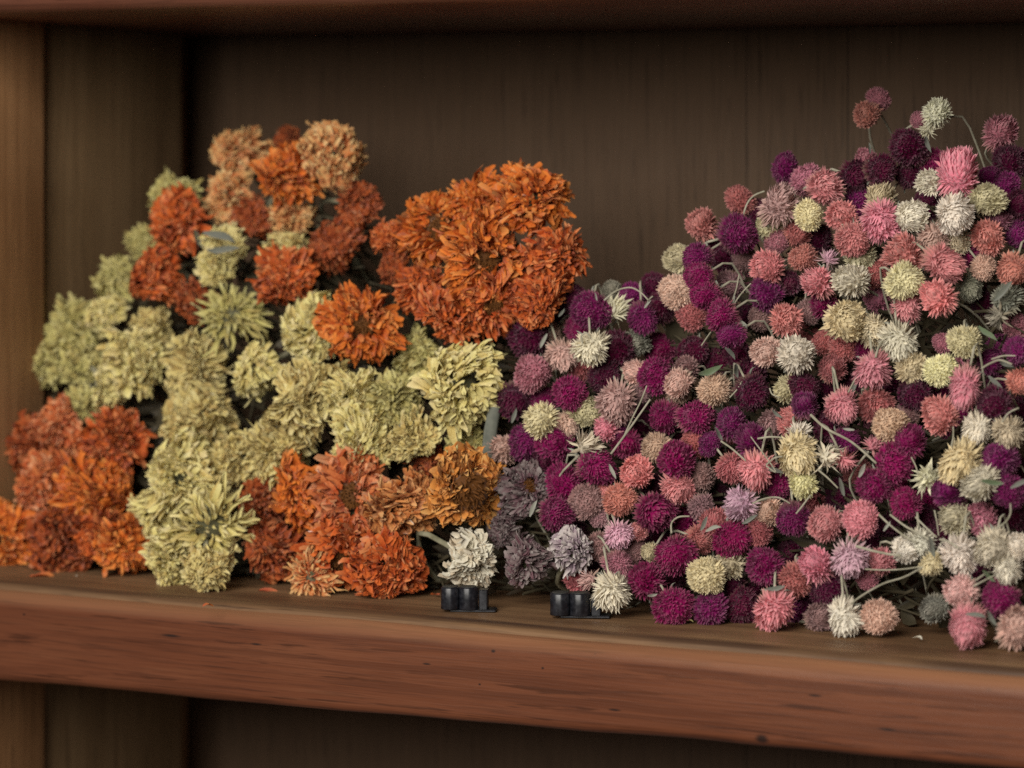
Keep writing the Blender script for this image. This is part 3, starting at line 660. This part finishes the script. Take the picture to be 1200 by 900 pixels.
HEADS = """
921 198 17 V 1.5 110 50 | violet globe amaranth with a paler top at the crest of the heap | the violet head on the crest
944 210 18 K 1
968 219 21 S 0
867 235 16 R 1 120 60 | rose red globe amaranth with a stem curving over like a hook | the rose red head with a hooked stem
822 263 18 S .5 130 40
912 241 20 B -.3 60 45 1.25 shag | blush globe amaranth with long shaggy bracts, stretched downward | the shaggy blush head
901 266 15 C .4
948 252 17 Y -.2 20 20
865 274 24 V -.5 20 50 .85 | plump dark violet globe amaranth with pale bracts along one edge | the plump dark violet head
795 304 17 C 1
911 283 15 K .6
935 272 16 R .7
942 302 17 O .5
898 312 20 S 0
873 303 15 T 1
970 304 12 L -.2 60 60 1 tuft | lilac white tuft of narrow bracts above a pink head | the lilac white tuft
957 330 19 P -.4 150 50 1 shag
792 342 19 A .2 200 30
897 343 19 V .3
925 332 15 D 1
965 357 16 M .6
922 376 20 S -.4 0 10 1 shag
947 366 14 T .8
897 413 19 B -.4 200 30
933 415 21 W -.8 80 30 1 shag | white globe amaranth with spread pointed bracts next to a blush one | the white head with spread bracts
991 376 24 Y -.9 0 20 1 globe | large cream globe amaranth with a dense dome in the upper heap | the large cream dome
975 432 15 R .4
965 402 15 R .9
893 374 15 T .9
853 338 17 T 1
810 368 17 R .8
923 455 17 C .3 180 50
880 437 17 D 1
812 412 17 D 1
803 433 15 T .5
795 450 17 B -.2 210 40
1016 134 15 O 1.5 200 20 | coral globe amaranth of the pair standing alone above the heap | the coral head standing alone on top
1029 116 15 K 2.1 80 40 | mauve globe amaranth behind the coral one alone above the heap | the mauve head standing alone on top
1098 131 17 W .5 70 30 1 shag | white globe amaranth standing highest over the dark wine heads | the highest white head
1088 152 11 W .7 200 60 1 tuft
1077 141 10 K 1.2
1065 173 21 D .7
1033 200 19 D .4
1003 207 19 D .9
1015 187 13 K 1.6
1123 203 24 P -.6 90 60 1.25 globe | big upright pink globe amaranth among the uppermost heads | the big upright pink head
1089 214 16 W -.3 180 30 1 shag
1158 233 20 C 0
1172 154 20 K 2
1184 190 21 D 2
1160 207 14 V 1.5
1033 232 19 C .4 90 40
1031 260 22 P -.6 300 20 1 shag
1068 254 20 W -.2 0 30
1119 252 22 W -.7 280 45 1 globe | ivory globe amaranth with neat spiral bracts below the big pink one | the ivory head with spiral bracts
987 254 19 S -.2
999 281 21 S -.6
1094 281 19 B .3
1158 279 20 O .6
1059 298 22 S -.3 140 40 1 shag
1106 309 21 S -.4
1060 329 22 Y -1 330 25 1 fuzz | creamy globe amaranth with a flat round eye | the cream head with a round eye
1099 348 21 S -.8 160 40 1 shag | salmon globe amaranth with a pale cream rim round its lower edge | the salmon head with a cream rim
998 328 21 W -.7 150 40 1 shag
1028 321 15 R .6
1008 303 18 C .2
1063 362 17 P -.2 270 55 1 shag
1153 314 14 A .7
1136 335 16 G 1
1187 317 19 O .4
1180 350 18 G .6 120 50 1 shag
1122 284 15 C .8
1171 257 15 K 1.2
1023 388 20 C -.2
1052 401 21 W -.6 270 55 1 shag | white globe amaranth hanging crown down with loose upper bracts | the white head hanging in the middle
1068 429 19 C -.1
1130 401 19 Y -.2 250 25 1 fuzz
1102 434 18 Y -.3 0 5 1 fuzz | straw globe amaranth with an orange brown centre | the straw head with an orange centre
1023 435 21 P -.6 270 55 1 shag | rose pink globe amaranth hanging crown down from a pale stem | the rose pink hanging head
1131 456 19 P -.9 250 60 1.3 globe | tall pale pink globe amaranth, darker at the top, under a looping stem | the tall pale pink head
1101 486 21 S -.6 190 40 1 globe
1165 475 22 D -.3
1072 463 20 D .4
987 477 19 P -.5 280 50 1 globe
1027 475 19 R .1
1044 498 20 A -.3
1063 485 13 T .6
1067 517 18 M -.1 90 50
1143 504 17 W -.6 260 60 1.15 globe
1181 509 19 C -.4 270 50
1193 411 16 V .3
1196 447 15 O .2
989 409 18 R .7
1017 411 14 M .8
1106 402 13 K 1.2
1170 371 13 G .3 200 60 1 tuft
693 363 22 V -.5 250 30 | bright violet magenta globe amaranth beside the orange cluster | the bright violet head by the orange cluster
720 366 19 W .1 70 50 1 tuft
752 374 18 V .1 270 50 | violet globe amaranth under the arching pale stems | the violet head under the arching stems
742 347 17 V 1
773 361 17 D .8
620 396 23 D .2 | large dark wine globe amaranth right below the orange cluster | the dark wine head under the orange cluster
642 392 14 B .8
658 417 18 B -.1 290 50 1 shag
692 409 21 W -.9 270 55 1 shag | white globe amaranth hanging from a stem bent into a small loop | the white head with a looped stem
624 438 22 K -.5 200 15 1 fuzz | orchid pink globe amaranth under the large dark wine one | the orchid pink head
723 410 22 D .3
747 401 15 G .8
745 436 15 B .2 180 55 1 globe
768 441 20 M -.2
668 460 20 M -.4 | vivid magenta globe amaranth between dark wine heads | the vivid magenta head
710 444 20 D .4
682 428 15 R .8
677 386 15 M .7
672 350 17 D .9
717 340 11 G 1.4
603 471 21 D .1
634 493 20 Y -.4 200 30 1 shag | pale yellow spiky globe amaranth among dark wine heads | the pale yellow spiky head
665 498 15 B .3 330 50
688 482 19 C .2
723 472 22 B -.6 250 35 1 shag | pale pink globe amaranth with whitish lower bracts near a forked stem | the pale pink head by the forked stem
712 503 16 P .1 190 50 1 shag
686 525 20 W -.7 50 65 .9 tuft | pinkish white tufted globe amaranth lying sideways | the pinkish white tuft
590 527 17 B .3
617 519 21 V .4
650 518 20 M .3
640 540 18 D .6
700 548 22 M -.3
660 566 21 M .2
745 554 20 S -.5
727 586 19 O -.5 | coral globe amaranth just under the salmon one with a ragged lower edge | the coral head in the middle
688 588 19 T 0 | dull brown grey globe amaranth beside magenta ones | the dull brown head
653 602 21 M -.3
772 526 18 A .3
778 489 18 M .2
637 471 17 M .5
735 522 18 M .6
752 460 12 T .4
725 508 14 V .5
708 574 12 S .3
725 626 17 L -.5 290 50 1 shag | small lilac globe amaranth near the lilac white zinnia | the small lilac head
748 622 11 S 0
725 663 16 K -.2
717 693 21 W -1 280 55 1 shag | drooping white globe amaranth resting by a black clip | the drooping white head by the clip
692 679 13 B -.4 190 60 1 tuft
757 679 22 M -.3
677 678 15 R .5
706 641 17 T .5
770 600 22 M -.2
762 648 11 C .1
703 604 13 T .5
745 645 13 T .6
793 457 16 A .5
837 458 20 A -.2 220 30
882 460 23 D -.1
817 489 20 M 0
858 497 18 V .1
879 514 16 V -.2 110 50 1.2
943 454 19 D .2
942 474 16 V -.4 100 55
925 494 17 S .2
903 499 16 T .7
934 533 22 Y -.9 270 40 1.15 globe | cream globe amaranth with a white tuft above it, in the heap's middle | the cream head with a white tuft
937 509 15 W -.6 90 50 1 tuft
940 568 17 Y -.6 230 30
968 536 19 W -.5 20 60 1 tuft
887 552 20 P -.7 250 60 1 shag | pink globe amaranth facing down with a pale stem above | the pink head facing down
858 549 18 R .2
793 540 22 M -.2
816 519 17 R .5
832 520 14 V .3
793 574 20 S 0 270 40
913 566 18 M .4
822 560 17 T .8
866 591 19 L -.7 180 55 1 shag | pale lilac globe amaranth lying sideways on a curved stem | the pale lilac sideways head
968 501 16 D .6
822 596 17 T .4
838 613 19 R 0 90 50
822 632 16 R .5
858 632 21 M -.1
890 625 17 R .3
899 600 17 A .3 | round tan brown globe amaranth beside a violet one | the tan brown head
930 609 19 V -.3 270 55 | violet globe amaranth hanging beneath a short stem | the hanging violet head
792 651 22 M -.3
828 675 21 Y -.8 210 20 1 fuzz | pale yellow fuzzy globe amaranth above two dark ones at the shelf | the pale yellow fuzzy head
855 660 18 C .3
895 663 23 M -.4 | large magenta globe amaranth with pale dotted tips above a bright pink one | the large dotted magenta head
932 679 20 R .1
968 615 21 S -.5 200 30 1 globe
955 661 20 P -.6 130 45 1.15 globe
789 711 22 M -.7 | dotted magenta globe amaranth sitting on the board | the dotted magenta head on the board
833 713 20 V 0
972 692 21 D .3
906 715 25 P -.9 260 45 1 shag | bright pink bushy globe amaranth resting on the board edge | the bright pink bushy head
962 723 18 T .1
990 725 21 W -.8 270 55 1 shag | white globe amaranth on the board at the end of a long stem | the white head with a long stem
870 712 20 D .7
857 687 18 D .8
1024 570 21 M -.5 | crimson magenta globe amaranth amid three others near green stems | the crimson magenta head
1048 544 21 M -.1
1062 590 19 M 0
1009 608 21 P -.6 70 30 1 fuzz | deep pink globe amaranth with a cream centre | the pink head with a cream centre
992 515 16 V .3
1022 523 12 P -.2 60 60 1 tuft
989 538 16 P -.4 300 50 1 tuft | pink and white tuft crossed by a pale stem | the pink and white tuft
1090 561 20 W -.1 160 30 1 tuft
1112 577 19 V -.2 100 45
1125 543 23 Y -.8 230 55 1.1 shag | large cream globe amaranth facing down beside a broad white one | the large cream downcast head
1149 567 22 W -.7 200 60 1 globe
1171 539 21 V -.3 110 40
1181 576 18 V -.2
1119 606 20 C .2
1150 609 20 K .6
996 654 21 L -.6 270 55 1 shag | lilac pink globe amaranth with long drooping bracts | the drooping lilac pink head
1033 658 16 P .2
1062 643 16 W -.5
1079 638 16 W -.3 270 40
1091 662 14 Y -.6
1125 650 22 W -.8 250 50 1 shag | white globe amaranth at the end of the green stem bundle | the white head at the green stems
1163 643 22 W -.6 240 40 1 globe
1193 641 16 W -.2
1181 666 17 W -.3 270 50
1125 692 19 B -.7 200 55 1.15 globe
1134 734 24 P -1 250 45 1 globe | deep pink globe amaranth with a green leaf cap, on the board | the deep pink head with a leaf cap
1171 702 20 M 0
1191 735 23 B -.8
1095 713 17 G .9 | shadowed grey mauve globe amaranth alone in the dark hollow | the grey head in the dark hollow
1030 723 20 B -.4 0 10 1 fuzz
1015 674 15 K .5
"""
for ln in HEADS.strip().splitlines():
    fld = [x.strip() for x in ln.split('|')]; a = fld[0].split()
    kw = {}
    if len(a) > 5: kw['az'] = float(a[5])
    if len(a) > 6: kw['tilt'] = float(a[6])
    for x in a[7:]:
        if x in AM: kw['kind'] = x
        else: kw['e'] = float(x)
    if len(fld) > 1: kw['label'] = fld[1]; kw['phrase'] = fld[2]
    amaranth(float(a[0]), float(a[1]), float(a[2]), a[3], float(a[4]), **kw)
for (x, y, r, c, ly, lab, ph) in (
    (817, 301, 16, 'V', -1.0, 'top violet globe amaranth of the curving chain of five', 'the top head of the violet chain'),
    (819, 325, 16, 'M', -1.15, 'second globe amaranth down the curving violet chain, magenta toned', 'the second head of the violet chain'),
    (827, 347, 18, 'M', -1.25, 'middle globe amaranth of the curving violet chain, brightest magenta', 'the middle head of the violet chain'),
    (846, 370, 20, 'M', -1.35, 'largest globe amaranth low in the curving violet chain', 'the largest head of the violet chain'),
    (857, 393, 15, 'V', -1.2, 'lowest violet globe amaranth ending the curving chain above a dark gap', 'the lowest head of the violet chain')):
    amaranth(x, y, r, c, ly, 200, 50, 1.1, 'fuzz', lab, ph)

# dim heads seen between the others, deeper in the heap
OUTLINE = [(600, 430), (640, 360), (780, 330), (800, 290), (880, 235), (990, 215), (1040, 180), (1140, 190), (1195, 200), (1195, 720), (900, 715), (700, 680), (640, 600), (600, 520)]
HOLES = [(1108, 375, 42), (1100, 524, 22), (905, 642, 20), (1070, 700, 52), (1170, 620, 18), (830, 395, 20), (790, 395, 18), (1160, 385, 20), (1010, 700, 25)]
def inside(x, y):
    c = False; n = len(OUTLINE)
    for i in range(n):
        (x0, y0), (x1, y1) = OUTLINE[i], OUTLINE[i - 1]
        if (y0 > y) != (y1 > y) and x < (x1 - x0) * (y - y0) / (y1 - y0) + x0: c = not c
    return c
cand = [(x + ra.uniform(-5, 5), y + ra.uniform(-5, 5)) for x in range(590, 1200, 9) for y in range(180, 730, 9)]
cand = [c for c in cand if inside(*c) and all(math.hypot(c[0] - h[0], c[1] - h[1]) > h[2] for h in HOLES)]
def gap(c): return min(math.hypot(c[0] - h['px'], c[1] - h['py']) - h['r'] * .8 for h in AMA)
for k in range(62):
    best = max(cand, key=gap)
    if gap(best) < 1.5: break
    amaranth(best[0], best[1], ra.uniform(15, 20), ra.choice('DDDDMDVDKR'), ra.uniform(1.3, 2.4))

# labels: each head is found from a hand-described one, as the first (second ...) of its colour in one direction
def direction(a, b):
    """b as seen from a"""
    an = math.degrees(math.atan2(a['py'] - b['py'], b['px'] - a['px'])) % 360
    k = int((an + 22.5) // 45) % 8
    return ('to the right of', 'up and right of', 'directly above', 'up and left of', 'to the left of', 'down and left of', 'directly below', 'down and right of')[k]
marks = [h for h in AMA if h['phrase']]
for h in AMA:
    if h['label']: continue
    best = None
    for mk in marks:
        dname = direction(mk, h); dist = math.hypot(mk['px'] - h['px'], mk['py'] - h['py'])
        rank = sum(1 for o in AMA if o is not mk and o['col'] == h['col'] and direction(mk, o) == dname and math.hypot(mk['px'] - o['px'], mk['py'] - o['py']) < dist)
        sc = rank * 70 + dist + (0 if 'directly' in dname or dname.startswith('to') else 12)
        if best is None or sc < best[0]: best = (sc, rank, dname, mk)
    _, rank, dname, mk = best
    o = ('', 'second ', 'third ', 'fourth ', 'fifth ', 'sixth ')[min(rank, 5)]
    st = ('shaded ' if h['lay'] > .55 else '')
    h['label'] = (o + st + CN[h['col']] + ' globe amaranth ' + dname + ' ' + mk['phrase']).strip()
    if len(h['label'].split()) > 16: h['label'] = h['label'].replace(' globe amaranth ', ' globe ')
    h['root']['label'] = h['label']

# ------------------------------------------------------------------ stems and leaves that show, each a part of the nearest flower
def nearest(px, py, amaranth_only=True):
    return min((h for h in ALL_HEADS if not amaranth_only or h[2].name.startswith('globe')), key=lambda h: math.hypot(h[0] - px, h[1] - py))
STEMS = """
2.6 0 950 486 968 502 998 518 1027 543
1.9 -.6 845 517 858 526 874 540
1.8 -1 898 545 907 537 917 535
1.8 -1.2 997 708 1010 698 1035 684 1060 676 1082 664
2.2 -.9 716 532 733 509 748 488 762 468
1.7 -.7 731 512 741 490 751 470 758 452
1.7 -.3 708 352 722 341 738 337 750 342 760 352
1.7 0 757 361 760 352 765 347
1.9 .3 871 252 876 238 884 229 896 224
1.9 -1 787 625 787 613 795 606 808 605
2.2 -.2 1030 603 1045 617 1060 628 1074 636
2.2 -.1 1043 603 1060 616 1078 626 1090 633
1.9 .1 1073 606 1085 618 1098 630
1.6 0 1095 598 1098 612 1100 628
2.6 -.7 1003 640 1025 646 1045 650 1056 651
1.6 -.2 1014 667 1035 668 1058 667 1080 664
2.3 -1 1101 632 1112 635 1124 643
2.1 -.7 1150 432 1160 426 1172 422 1186 427
1.7 -.4 1162 421 1176 417 1190 417
1.8 -.8 1174 495 1182 484 1194 478
1.9 -.8 1167 620 1178 612 1184 602 1184 590
1.6 -.8 882 590 897 584 912 583 926 590
1.9 -.5 933 602 941 592 950 580
2.3 -.6 1026 419 1029 408 1034 399
1.7 -.3 1114 526 1117 512 1117 500
1.5 .2 902 455 905 462 914 466
2.0 -.3 888 514 903 512 919 513
1.4 -.2 994 460 1000 448 1006 438
1.8 -.5 958 550 970 560 982 572
1.7 -.4 1141 687 1152 681 1166 674
1.9 -1 683 402 681 394 687 390 692 396
1.5 .5 858 360 868 345 880 332
1.5 .5 857 356 863 338 866 322
1.3 .3 822 405 828 396 833 389
1.4 .2 855 466 864 456 870 446
1.4 -.5 898 546 909 552 880 512
1.6 .2 1068 536 1073 546 1076 556
"""
for ln in STEMS.strip().splitlines():
    a = [float(x) for x in ln.split()]
    pts = list(zip(a[2::2], a[3::2])); P3 = [at_slope(x, y, SL_A - .012 + a[1] * SL_L, SL_B)[0] for x, y in pts]
    for p in P3: p.z = max(p.z, .002)
    h = nearest(*pts[0]); s = (P3[0] - CAM).dot(FWD); m = MB()
    m.tube([p - h[3] for p in smooth_path(P3, 5)], a[0] * s / FPX * .62, a[0] * s / FPX * .5, 7)
    link('stem', m.mesh('stem'), M_STEMA, h[2])
# px py length angle(in the picture) layer material
for (px, py, L, an, lay, mt, am) in (
 (819, 438, 34, 18, -.6, 'G', 1), (1148, 380, 30, -50, .3, 'G', 1), (836, 310, 26, 250, .2, 'B', 1), (838, 330, 22, 290, -.2, 'W', 1),
 (240, 270, 40, -28, -1.2, 'B', 0), (225, 268, 30, -60, -.9, 'B', 0), (245, 290, 36, -8, -1.3, 'B', 0), (862, 372, 20, -50, -.4, 'W', 1), (850, 405, 22, -60, .2, 'B', 1), (860, 425, 24, -70, .3, 'B', 1),
 (655, 372, 14, 60, .2, 'B', 1), (758, 700, 16, 20, -1.1, 'W', 1), (1133, 718, 24, -20, -1.5, 'B', 1), (1158, 716, 22, -60, -1, 'B', 1), (1150, 566, 28, 5, -1.2, 'G', 1), (898, 690, 24, 10, -.9, 'B', 1),
 (848, 515, 20, 130, -.4, 'B', 1), (905, 480, 16, -40, 0, 'B', 1), (897, 545, 24, -30, -.3, 'B', 1), (1184, 570, 26, 10, -.9, 'B', 1), (715, 545, 18, 290, -.7, 'W', 1), (620, 605, 22, 60, -.6, 'W', 1),
 (700, 352, 10, 110, -.8, 'W', 1), (755, 360, 12, 40, -.2, 'W', 1), (600, 496, 20, 75, .2, 'B', 1), (820, 622, 22, 60, -.6, 'B', 1), (826, 621, 22, 5, -1, 'W', 1), (870, 612, 20, 20, -.9, 'B', 1), (1000, 505, 14, 160, -.6, 'W', 1),
 (990, 580, 22, 110, -.5, 'B', 1), (1005, 560, 22, 60, -.6, 'W', 1), (1036, 622, 14, 60, -.6, 'W', 1), (1088, 630, 26, -70, -.9, 'B', 1), (1165, 350, 30, 40, .3, 'B', 1), (1170, 420, 24, -30, .2, 'B', 1), (1160, 440, 26, -60, .2, 'B', 1),
 (862, 378, 14, -20, -.6, 'W', 1), (1085, 160, 22, -70, .5, 'B', 1), (1020, 180, 14, 100, 1, 'B', 1), (640, 392, 18, 250, .4, 'W', 1), (1005, 440, 26, 250, .2, 'B', 1), (1150, 670, 22, -30, -.2, 'G', 1)):
    P, s = at_slope(px, py, SL_A - .012 + lay * SL_L, SL_B)
    P.z = max(P.z, .004)
    h = nearest(px, py, bool(am)); me = ra.choice(LEAVES).copy(); me.materials.clear()
    lf = link('leaf', me, {'G': M_LEAFG, 'B': M_LEAFB, 'W': M_LEAFW}[mt], h[2], P - h[3])
    d = (RGT * math.cos(R(an)) + UP * math.sin(R(an)) + FWD * ra.uniform(-.25, .45)).normalized()
    q = L * s / FPX * .95; lf.scale = (q, q, q); lf.rotation_mode = 'QUATERNION'
    nrm = (-FWD + UP * .5); nrm = (nrm - d * nrm.dot(d)).normalized(); y = nrm.cross(d)
    lf.rotation_quaternion = Matrix((d, y, nrm)).transposed().to_quaternion()
# thick grey stalk between the yellow zinnias and the globes
h = nearest(549, 521, False); P3 = [at_slope(x, y, .03, .30)[0] for x, y in ((580, 478), (575, 505), (572, 545))]
m = MB(); m.tube([p - h[3] for p in smooth_path(P3, 5)], .0040, .0045, 9); link('stem', m.mesh('stem'), M_LEAFB, h[2])

# ------------------------------------------------------------------ the tangle of stems and leaves that fills the heaps from behind
rt = random.Random(77); m = MB()
def top_of(px):       # height (row) of the heap's outline at a picture column
    T = ((20, 520), (60, 400), (130, 345), (200, 255), (265, 205), (330, 195), (400, 200), (440, 300), (470, 270), (560, 240), (640, 270), (690, 385), (780, 365), (830, 290), (900, 245), (1000, 225), (1080, 180), (1200, 190))
    for (x0, y0), (x1, y1) in zip(T, T[1:]):
        if x0 <= px <= x1: return lerp(y0, y1, (px - x0) / (x1 - x0))
    return 400
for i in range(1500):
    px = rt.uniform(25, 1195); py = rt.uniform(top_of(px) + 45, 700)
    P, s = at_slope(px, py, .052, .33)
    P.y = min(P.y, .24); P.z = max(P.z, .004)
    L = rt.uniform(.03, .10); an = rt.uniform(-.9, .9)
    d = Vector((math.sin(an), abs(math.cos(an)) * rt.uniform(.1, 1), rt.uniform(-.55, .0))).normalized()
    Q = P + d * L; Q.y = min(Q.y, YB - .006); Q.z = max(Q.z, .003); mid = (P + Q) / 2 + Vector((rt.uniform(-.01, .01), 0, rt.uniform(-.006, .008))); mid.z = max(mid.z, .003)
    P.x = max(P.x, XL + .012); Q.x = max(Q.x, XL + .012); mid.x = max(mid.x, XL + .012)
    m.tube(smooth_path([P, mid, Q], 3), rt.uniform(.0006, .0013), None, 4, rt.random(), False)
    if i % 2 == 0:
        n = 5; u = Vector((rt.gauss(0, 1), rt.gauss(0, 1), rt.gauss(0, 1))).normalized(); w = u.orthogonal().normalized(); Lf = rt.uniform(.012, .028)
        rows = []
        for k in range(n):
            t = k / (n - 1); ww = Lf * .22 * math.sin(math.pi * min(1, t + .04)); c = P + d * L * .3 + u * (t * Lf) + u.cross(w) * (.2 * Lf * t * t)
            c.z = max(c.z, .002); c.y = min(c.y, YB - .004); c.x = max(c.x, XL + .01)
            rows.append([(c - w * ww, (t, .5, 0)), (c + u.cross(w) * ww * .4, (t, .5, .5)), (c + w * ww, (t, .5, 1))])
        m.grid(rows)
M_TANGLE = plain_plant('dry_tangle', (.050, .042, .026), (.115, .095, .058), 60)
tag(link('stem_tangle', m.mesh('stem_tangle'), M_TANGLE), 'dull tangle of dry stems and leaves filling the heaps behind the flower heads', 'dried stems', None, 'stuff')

# fallen bits on the board
def fallen(px, py, L, an, mat, label, name='fallen_petal', seed=1):
    p = at_floor(px, py, .0012); s = (p - CAM).dot(FWD); k = L * s / FPX; m = MB(); rng = random.Random(seed)
    petal(m, rng, (-.5, 0, .10), 0, 6, 1.0, .55, 30, .5, 10, .3, .03)
    o = link(name, m.mesh(name), mat, None, p); o.scale = (k, k, k); o.rotation_euler = (0, 0, R(an)); tag(o, label, 'petal', 'fallen petals on the shelf')
    if p.y < .012: o.location.z = -.0015
fallen(48, 674, 26, 30, ZM['OR'], 'long orange petal fallen under the mound by the side wall', seed=2)
fallen(315, 690, 24, 20, ZM['RO'], 'red orange petal fallen below the dark gap beside the pale mound', seed=3)
fallen(243, 706, 13, 80, ZM['OR'], 'short orange petal lying on the lip under the star-petalled zinnia', seed=4)
fallen(511, 698, 14, 150, ZM['RO'], 'orange petal fallen beside the smaller black clip', seed=5)
fallen(92, 673, 14, 100, ZM['WH'], 'tiny whitish petal at the foot of the red orange mound', seed=6)
def crumb(px, py, L, label):
    p = at_slope(px, py, -.0125, 0)[0]; s = (p - CAM).dot(FWD); k = L * s / FPX; m = MB()
    m.ball((0, 0, .2), .5, .28, (0, .5, 0), 10, 7)
    m.v = [tuple(Vector(v) * (1 + .25 * noise.noise(Vector(v) * 3))) for v in m.v]
    o = link('crumb', m.mesh('crumb'), M_LEAFW, None, p + Vector((0, .001, 0))); o.scale = (k, k * .7, k * .6); tag(o, label, 'crumb')
fallen(808, 729, 9, 40, ZM['YG'], 'tiny pale green bit lying on the board under the dotted magenta heads', seed=7)
fallen(1075, 749, 12, 10, ZM['WH'], 'tiny whitish petal lying on the board under the dark hollow', seed=8)
fallen(700, 727, 10, 60, ZM['GM'], 'small grey mauve petal lying by the larger black clip', seed=9)
crumb(135, 702, 11, 'small whitish crumb lying on the lip of the board')

# ------------------------------------------------------------------ light
w = bpy.data.worlds.new('World'); scene.world = w; w.use_nodes = True
bg = w.node_tree.nodes['Background']; bg.inputs[0].default_value = (1.0, .88, .82, 1); bg.inputs[1].default_value = 0.088
def area(name, loc, target, size, energy, color):
    l = bpy.data.lights.new(name, 'AREA'); l.shape = 'RECTANGLE'; l.size, l.size_y = size; l.energy = energy; l.color = color
    o = bpy.data.objects.new(name, l); COL.objects.link(o); o.location = loc
    o.rotation_euler = (Vector(target) - Vector(loc)).to_track_quat('-Z', 'Y').to_euler(); return o
area('window_light', (.40, -2.3, 1.0), (-.05, 0, .14), (1.5, 1.3), 76, (1.0, .95, .87))
scene.view_settings.view_transform = 'Standard'; scene.view_settings.look = 'None'; scene.view_settings.exposure = 0; scene.view_settings.gamma = 1
scene.render.engine = 'CYCLES'; scene.cycles.max_bounces = 6; scene.cycles.diffuse_bounces = 4; scene.cycles.transmission_bounces = 4
scene.cycles.use_denoising = False
